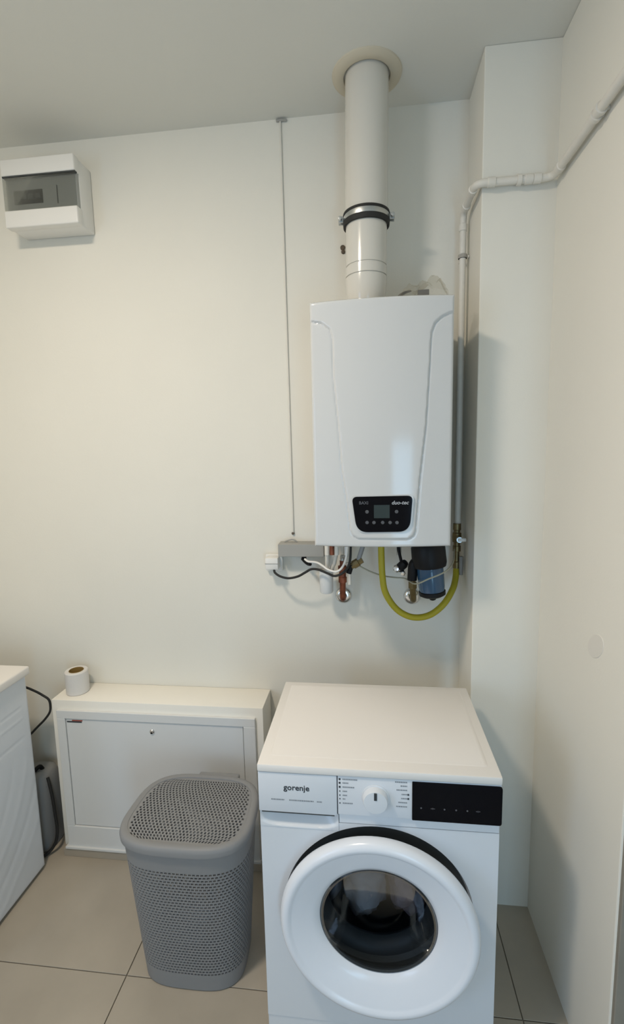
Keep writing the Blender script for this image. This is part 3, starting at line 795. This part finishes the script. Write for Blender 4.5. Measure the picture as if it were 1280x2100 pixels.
# ================================================================ DISTRIBUTION BOX
EX0, EX1, EY, EZ0, EZ1 = -1.2790, -1.0018, 1.6858, 2.4420, 2.6668
eb = thing('fuse_box', (-1.14, D, EZ0), 'white fuse box with smoked grey window high on the back wall', 'fuse box')
b = B(); box(b, EX0 + .002, EX1 - .002, EY + .030, D - .001, EZ0 + .002, EZ1 - .002, .006, 3); part('base', b, PLASTW, eb, True)
b = B(); box(b, EX0, EX1, EY, EY + .034, 2.6125, EZ1, .005, 3); part('cover_top', b, PLASTW, eb, True)
b = B(); box(b, EX0, EX1, EY, EY + .034, EZ0, 2.4990, .005, 3); part('cover_bottom', b, PLASTW, eb, True)
b = B(); box(b, EX0 + .004, EX1 - .004, EY + .018, EY + .030, 2.4985, 2.6130); inn = part('inner_panel', b, mat('inner_grey', (.40, .405, .385), .5), eb)
b = B(); box(b, -1.2480, -1.1370, EY + .0160, EY + .0182, 2.5240, 2.5700, .001, 1); slot = part('breaker_slot', b, BLACK, inn)
for k in range(4):
    b = B(); xk = -1.243 + k * .0265
    box(b, xk, xk + .020, EY + .012, EY + .0165, 2.538, 2.556, .001, 1); part('breaker', b, DARKG, slot)
b = B(); box(b, -1.0830, -1.0800, EY + .0165, EY + .0182, 2.5180, 2.5780); part('seam', b, DARKG, inn)
b = B(); box(b, EX0 + .003, EX1 + .0005, EY + .002, EY + .005, 2.5000, 2.6080, .001, 1); part('smoked_window', b, SMOKE, eb)
b = B(); box(b, EX0 + .003, EX1 + .0003, EY + .0025, EY + .016, 2.6080, 2.6122); part('hinge_gap', b, DARKG, eb)

# ================================================================ LOW WALL CABINET
CX0, CX1, CY, CZ = -1.2559, -0.4000, 1.6466, .6745
ca = thing('manifold_cabinet', (-.828, 1.72, 0), 'low boxed-in white wall cabinet with a metal door behind the hamper', 'cabinet')
b = B(); box(b, CX0, CX1, CY + .004, D - .001, .0345, CZ, .003, 2); part('casing', b, CASING, ca, True)
b = B(); box(b, CX0 + .002, CX1 - .002, CY - .012, D - .001, 0.0, .0345, .001, 1); part('plinth', b, TILE, ca)
fr = B(); fx0, fx1, fz0, fz1 = -1.2320, -.4290, .0420, .6370; wdt = .034
for a in ((fx0, fx1, fz1 - wdt, fz1), (fx0, fx1, fz0, fz0 + .094), (fx0, fx0 + wdt, fz0 + .094, fz1 - wdt), (fx1 - wdt - .012, fx1, fz0 + .094, fz1 - wdt)):
    box(fr, a[0], a[1], CY - .008, CY + .006, a[2], a[3], .0015, 1)
box(fr, fx0 - .010, fx1 + .004, CY - .016, CY + .006, fz0 - .006, fz0 + .004, .001, 1)
fr_o = part('frame', fr, METALW, ca)
b = B(); box(b, -1.1960, -.4785, CY - .003, CY + .005, .1390, .6010, .001, 1); box(b, -1.196, -.4785, CY - .001, CY + .006, .1375, .1385)
cdr = part('door', b, METALW, ca)
b = B(); lathe(b, [(.0095, 0), (.0095, -.003), (.0070, -.006), (0, -.006)], (-.8400, CY - .003, .5640), (0, 1, 0), 18); lk = part('lock', b, CHROME, cdr, True)
b = B(); box(b, -.8440, -.8360, CY - .0096, CY - .0088, .5575, .5640); part('keyhole', b, BLACK, lk)
b = B(); rect(b, -1.1920, -1.1290, CY - .0038, .5860, .5915); stk = part('sticker', b, PRINT, cdr)
b = B(); rect(b, -1.1700, -1.1260, CY - .0038, .5925, .5970); part('sticker_stripe', b, REDP, stk)

# paper roll on it
t = thing('paper_roll', (-1.187, 1.722, CZ), 'white paper roll with brown cardboard core standing on the low cabinet', 'paper roll')
o_ = (-1.187, 1.722, CZ)
b = B(); lathe(b, [(.0275, .001), (.041, .0), (.0440, .003), (.0445, .05), (.0440, .089), (.041, .092), (.0285, .0915), (.0275, .089)], o_, (0, 0, 1), 40); part('paper', b, PAPER, t, True)
b = B(); lathe(b, [(.0278, .0), (.0278, .0925), (.0265, .0925), (.0265, .001), (0, .001)], o_, (0, 0, 1), 40); part('core', b, CARD, t, True)

# ================================================================ LAUNDRY HAMPER
HC = Vector((-.560, 1.328))
hm = thing('laundry_hamper', (HC.x, HC.y, 0), 'grey perforated plastic laundry hamper with closed lid', 'laundry hamper')
def outline(theta, z):
    """rounded, slightly bowed rectangle; returns x, y"""
    k = max(0, min(1, z / .50))
    hw = .160 + .036 * k; hd = .123 + .031 * k
    cx = HC.x - .001 * k
    c, s = math.cos(theta), math.sin(theta); n = 2.0 / 3.3
    x = math.copysign(abs(c) ** n, c); y = math.copysign(abs(s) ** n, s)
    wid = 1.0 + (-.035 * y)                 # a little wider towards the front
    return cx + hw * x * wid, HC.y + .002 + hd * y
def arc_table(z, n=2000):
    pts = [outline(2 * math.pi * i / n, z) for i in range(n + 1)]; L = [0]
    for a, c in zip(pts, pts[1:]): L.append(L[-1] + math.hypot(c[0] - a[0], c[1] - a[1]))
    return pts, L
TABLE = {}
def per_pt(u, z):
    key = round(z, 4)
    if key not in TABLE:
        pts, L = arc_table(z, 720); out = []; i = 0; n = 1152
        for k in range(n):
            tgt = L[-1] * k / n
            while L[i + 1] < tgt: i += 1
            f = (tgt - L[i]) / max(1e-9, L[i + 1] - L[i]); out.append((pts[i][0] + (pts[i + 1][0] - pts[i][0]) * f, pts[i][1] + (pts[i + 1][1] - pts[i][1]) * f))
        TABLE[key] = out
    T = TABLE[key]; q = (u % 1.0) * len(T); i = int(q); f = q - i
    a, c = T[i % len(T)], T[(i + 1) % len(T)]
    return a[0] + (c[0] - a[0]) * f, a[1] + (c[1] - a[1]) * f
body = B()
def V(u, z, inset=0.0):
    x, y = per_pt(u, z)
    if inset:
        d = Vector((HC.x - x, HC.y - y)).normalized() * inset; x += d.x; y += d.y
    return body.verts.new((x, y, z))
NU = 96; z_lo, z_hi, NZ = .058, .428, 36
def band(za, zb, n=144):
    a = [V(k / n, za) for k in range(n)]; c = [V(k / n, zb) for k in range(n)]
    for k in range(n): body.faces.new((a[k], a[(k + 1) % n], c[(k + 1) % n], c[k]))
zprev = None
for za, zb in ((.004, .030), (.030, z_lo), (z_hi, .460), (.460, .488)): band(za, zb)
for r in range(NZ):
    za = z_lo + (z_hi - z_lo) * r / NZ; zb = z_lo + (z_hi - z_lo) * (r + 1) / NZ; h = zb - za
    for k in range(NU):
        u0 = (k + .5 * (r % 2)) / NU; u1 = u0 + 1.0 / NU; du = u1 - u0
        o4 = [V(u0, za), V(u1, za), V(u1, zb), V(u0, zb)]
        ia, ib, za2, zb2 = u0 + du * .15, u0 + du * .85, za + h * .22, za + h * .78
        i4 = [V(ia, za2), V(ib, za2), V(ib, zb2), V(ia, zb2)]
        j4 = [V(ia, za2, .0035), V(ib, za2, .0035), V(ib, zb2, .0035), V(ia, zb2, .0035)]
        for e in range(4):
            f = (e + 1) % 4
            body.faces.new((o4[e], o4[f], i4[f], i4[e])); body.faces.new((i4[e], i4[f], j4[f], j4[e]))
bot = [V(k / 96, .004) for k in range(96)]; body.faces.new(bot)
me_o = part('basket', body, HAMP, hm, False)
# rim of the lid
rim = B(); n = 160; prof = [(0.0, .486), (.005, .486), (.0095, .489), (.0105, .502), (.008, .511), (.003, .515), (-.006, .5160), (-.0130, .5140), (-.0140, .510)]
rings = []
for off, z in prof:
    rg = []
    for k in range(n):
        x, y = per_pt(k / n, .48); d = Vector((x - HC.x, y - HC.y)); d = d.normalized() * off
        x0_, y0_ = x, y
        # offset along the outline normal
        xa, ya = per_pt((k + .3) / n, .48); xb, yb = per_pt((k - .3) / n, .48)
        nn = Vector((ya - yb, -(xa - xb))).normalized()
        rg.append(rim.verts.new((x + nn.x * off, y + nn.y * off, z)))
    rings.append(rg)
for a, c in zip(rings, rings[1:]):
    for k in range(n): rim.faces.new((a[k], a[(k + 1) % n], c[(k + 1) % n], c[k]))
lid = part('lid_rim', rim, HAMP, hm, True)
# perforated lid field, rows across x
lf = B(); rows, cols = 27, 30
yb0, yb1 = HC.y + .002 - .1528 + .0132, HC.y + .002 + .1528 - .0132
def lid_half(y):
    yy = (y - (HC.y + .002)) / (.123 + .031 * .96)
    th = math.asin(min(1, abs(yy) ** (3.3 / 2)))
    hw = (.160 + .036 * .96) * abs(math.cos(th)) ** (2 / 3.3) * (1 - .035 * yy)
    return HC.x - .001, max(.02, hw - .0135)
def LV(y, u, dz=0.0):
    cx, hw = lid_half(y); bow = .0045 * (1 - ((y - HC.y) / .14) ** 2)
    return lf.verts.new((cx + hw * u, y, .5105 + bow * .6 + dz))
for r in range(rows):
    ya = yb0 + (yb1 - yb0) * r / rows; yb_ = yb0 + (yb1 - yb0) * (r + 1) / rows; h = yb_ - ya
    off = (r % 2) * .5
    edges = [-1.0] + [-1.0 + 2.0 * (k + .5 + off) / (cols + 1) for k in range(cols + (0 if off else 1))] + [1.0]
    for ua, ub in zip(edges, edges[1:]):
        du = ub - ua
        o4 = [LV(ya, ua), LV(ya, ub), LV(yb_, ub), LV(yb_, ua)]
        if du < .045 or r in (0, rows - 1) or (abs(ua) > .93 and abs(ub) > .93):
            lf.faces.new(o4); continue
        ia, ib, y2, y3 = ua + du * .24, ub - du * .24, ya + h * .12, yb_ - h * .12
        i4 = [LV(y2, ia), LV(y2, ib), LV(y3, ib), LV(y3, ia)]; j4 = [LV(y2, ia, -.004), LV(y2, ib, -.004), LV(y3, ib, -.004), LV(y3, ia, -.004)]
        for e in range(4):
            f = (e + 1) % 4
            lf.faces.new((o4[e], o4[f], i4[f], i4[e])); lf.faces.new((i4[e], i4[f], j4[f], j4[e]))
part('lid_panel', lf, HAMP, lid, False)
b = B(); box(b, -.600, -.455, HC.y + .156, HC.y + .178, .490, .512, .006, 3); part('lid_hinge', b, HAMP, lid, True)
single('hamper_shirt', crumple((-.530, 1.229, .250), (.050, .028, .038), 4.4, 16, .25, 3), CLOTHW, 'upper pale laundry patch showing through the front holes of the hamper', 'laundry', (-.545, 1.228, .21))
single('hamper_towel', crumple((-.560, 1.238, .165), (.056, .028, .034), 9.4, 16, .25, 3), CLOTHW, 'lower pale laundry patch showing through the front holes of the hamper', 'laundry', (-.580, 1.232, .13))

# ================================================================ LEFT MACHINE
DX, DY0, DY1 = -1.2900, .985, 1.578
dy = thing('tumble_dryer', (-1.59, 1.28, 0), 'white machine with embossed side panel at the left edge of the photo', 'tumble dryer')
b = B(); box(b, -1.888, DX - .006, DY0 + .004, DY1 - .004, .012, .818, .004, 2); part('body', b, ENAMEL, dy, True)
b = B(); box(b, -1.892, DX + .014, DY0 - .004, DY1, .818, .850, .006, 3); part('top_plate', b, ENAMEL_TOP, dy, True)
b = B(); ny, nz = 110, 150; vv = []
def side_relief(y, z):
    d = 0.0
    for zz, w, a in ((.704, .004, .0016), (.662, .004, -.0014), (.585, .005, .0015)):
        lim = 1 / (1 + math.exp((y - 1.535) / .004)); d += a * math.exp(-((z - zz) / w) ** 2) * lim
    rr = math.hypot((y - 1.02) / 1.0, (z - .62) / 1.0)
    for r0, a in ((.46, .0012), (.53, -.0012), (.60, .0012), (.67, -.0010)):
        lim = 1 / (1 + math.exp((z - .50) / .03)); d += a * math.exp(-((rr - r0) / .013) ** 2) * lim
    return d
for i in range(nz + 1):
    row = []
    for j in range(ny + 1):
        y = DY0 + .004 + (DY1 - DY0 - .008) * j / ny; z = .014 + .802 * i / nz
        e = min(j, ny - j, i, nz - i)
        row.append(b.verts.new((DX - .006 if e == 0 else DX - .0035 - side_relief(y, z), y, z)))
    vv.append(row)
for i in range(nz):
    for j in range(ny): b.faces.new((vv[i][j], vv[i][j + 1], vv[i + 1][j + 1], vv[i + 1][j]))
part('side_panel', b, ENAMEL, dy, True)
for fx_ in (-1.84, DX - .05):
    for fy_ in (DY0 + .06, DY1 - .06):
        b = B(); lathe(b, [(0, 0), (.020, 0), (.022, .005), (.016, .009), (.016, .013)], (fx_, fy_, 0), (0, 0, 1), 14); part('foot', b, DARKG, dy, True)
single('machine_cord', tube(B(), catmull([(-1.400, 1.5785, .752), (-1.3686, 1.640, .730), (-1.3350, 1.665, .700), (-1.3020, 1.668, .680), (-1.2800, 1.668, .664), (-1.2745, 1.667, .640), (-1.2780, 1.664, .612), (-1.3020, 1.662, .580), (-1.3350, 1.660, .548), (-1.3620, 1.640, .520), (-1.40, 1.5785, .49)], 6), .0045, 10), RUBBER, 'black cord looping out behind the left machine beside the low cabinet', 'cable', (-1.30, 1.66, .5))
# grey canister and hose behind it
cn = thing('canister', (-1.370, 1.700, 0), 'grey plastic canister standing behind the left machine', 'canister')
b = B(); n = 36; rings = []
for k, z in ((.86, 0.0), (.96, .004), (1.0, .014), (1.0, .240), (.985, .275), (.93, .305), (.82, .325), (.62, .335), (.30, .338)):
    rg = []
    for i in range(n):
        a = 2 * math.pi * i / n; c, s = math.cos(a), math.sin(a)
        rg.append(b.verts.new((-1.386 + .068 * k * math.copysign(abs(c) ** .6, c), 1.702 + .072 * k * math.copysign(abs(s) ** .6, s), z)))
    rings.append(rg)
for a, c in zip(rings, rings[1:]):
    for i in range(n): b.faces.new((a[i], a[(i + 1) % n], c[(i + 1) % n], c[i]))
b.faces.new(rings[0]); b.faces.new(rings[-1]); part('canister_body', b, GREYP, cn, True)
b = B(); tube(b, rounded([(-1.362, 1.70, .332), (-1.366, 1.69, .356), (-1.386, 1.66, .338)], .01), .008, 10); part('carry_handle', b, BLACK, cn, True)
single('drain_hose', tube(B(), catmull([(-1.322, 1.672, .318), (-1.309, 1.664, .280), (-1.300, 1.660, .235), (-1.293, 1.656, .170), (-1.287, 1.652, .105), (-1.292, 1.645, .055), (-1.312, 1.630, .020), (-1.340, 1.610, .0075), (-1.40, 1.600, .0075)], 6), .0062, 10), RUBBER, 'black hose running down the side of the grey canister to the floor', 'hose', (-1.30, 1.63, 0))
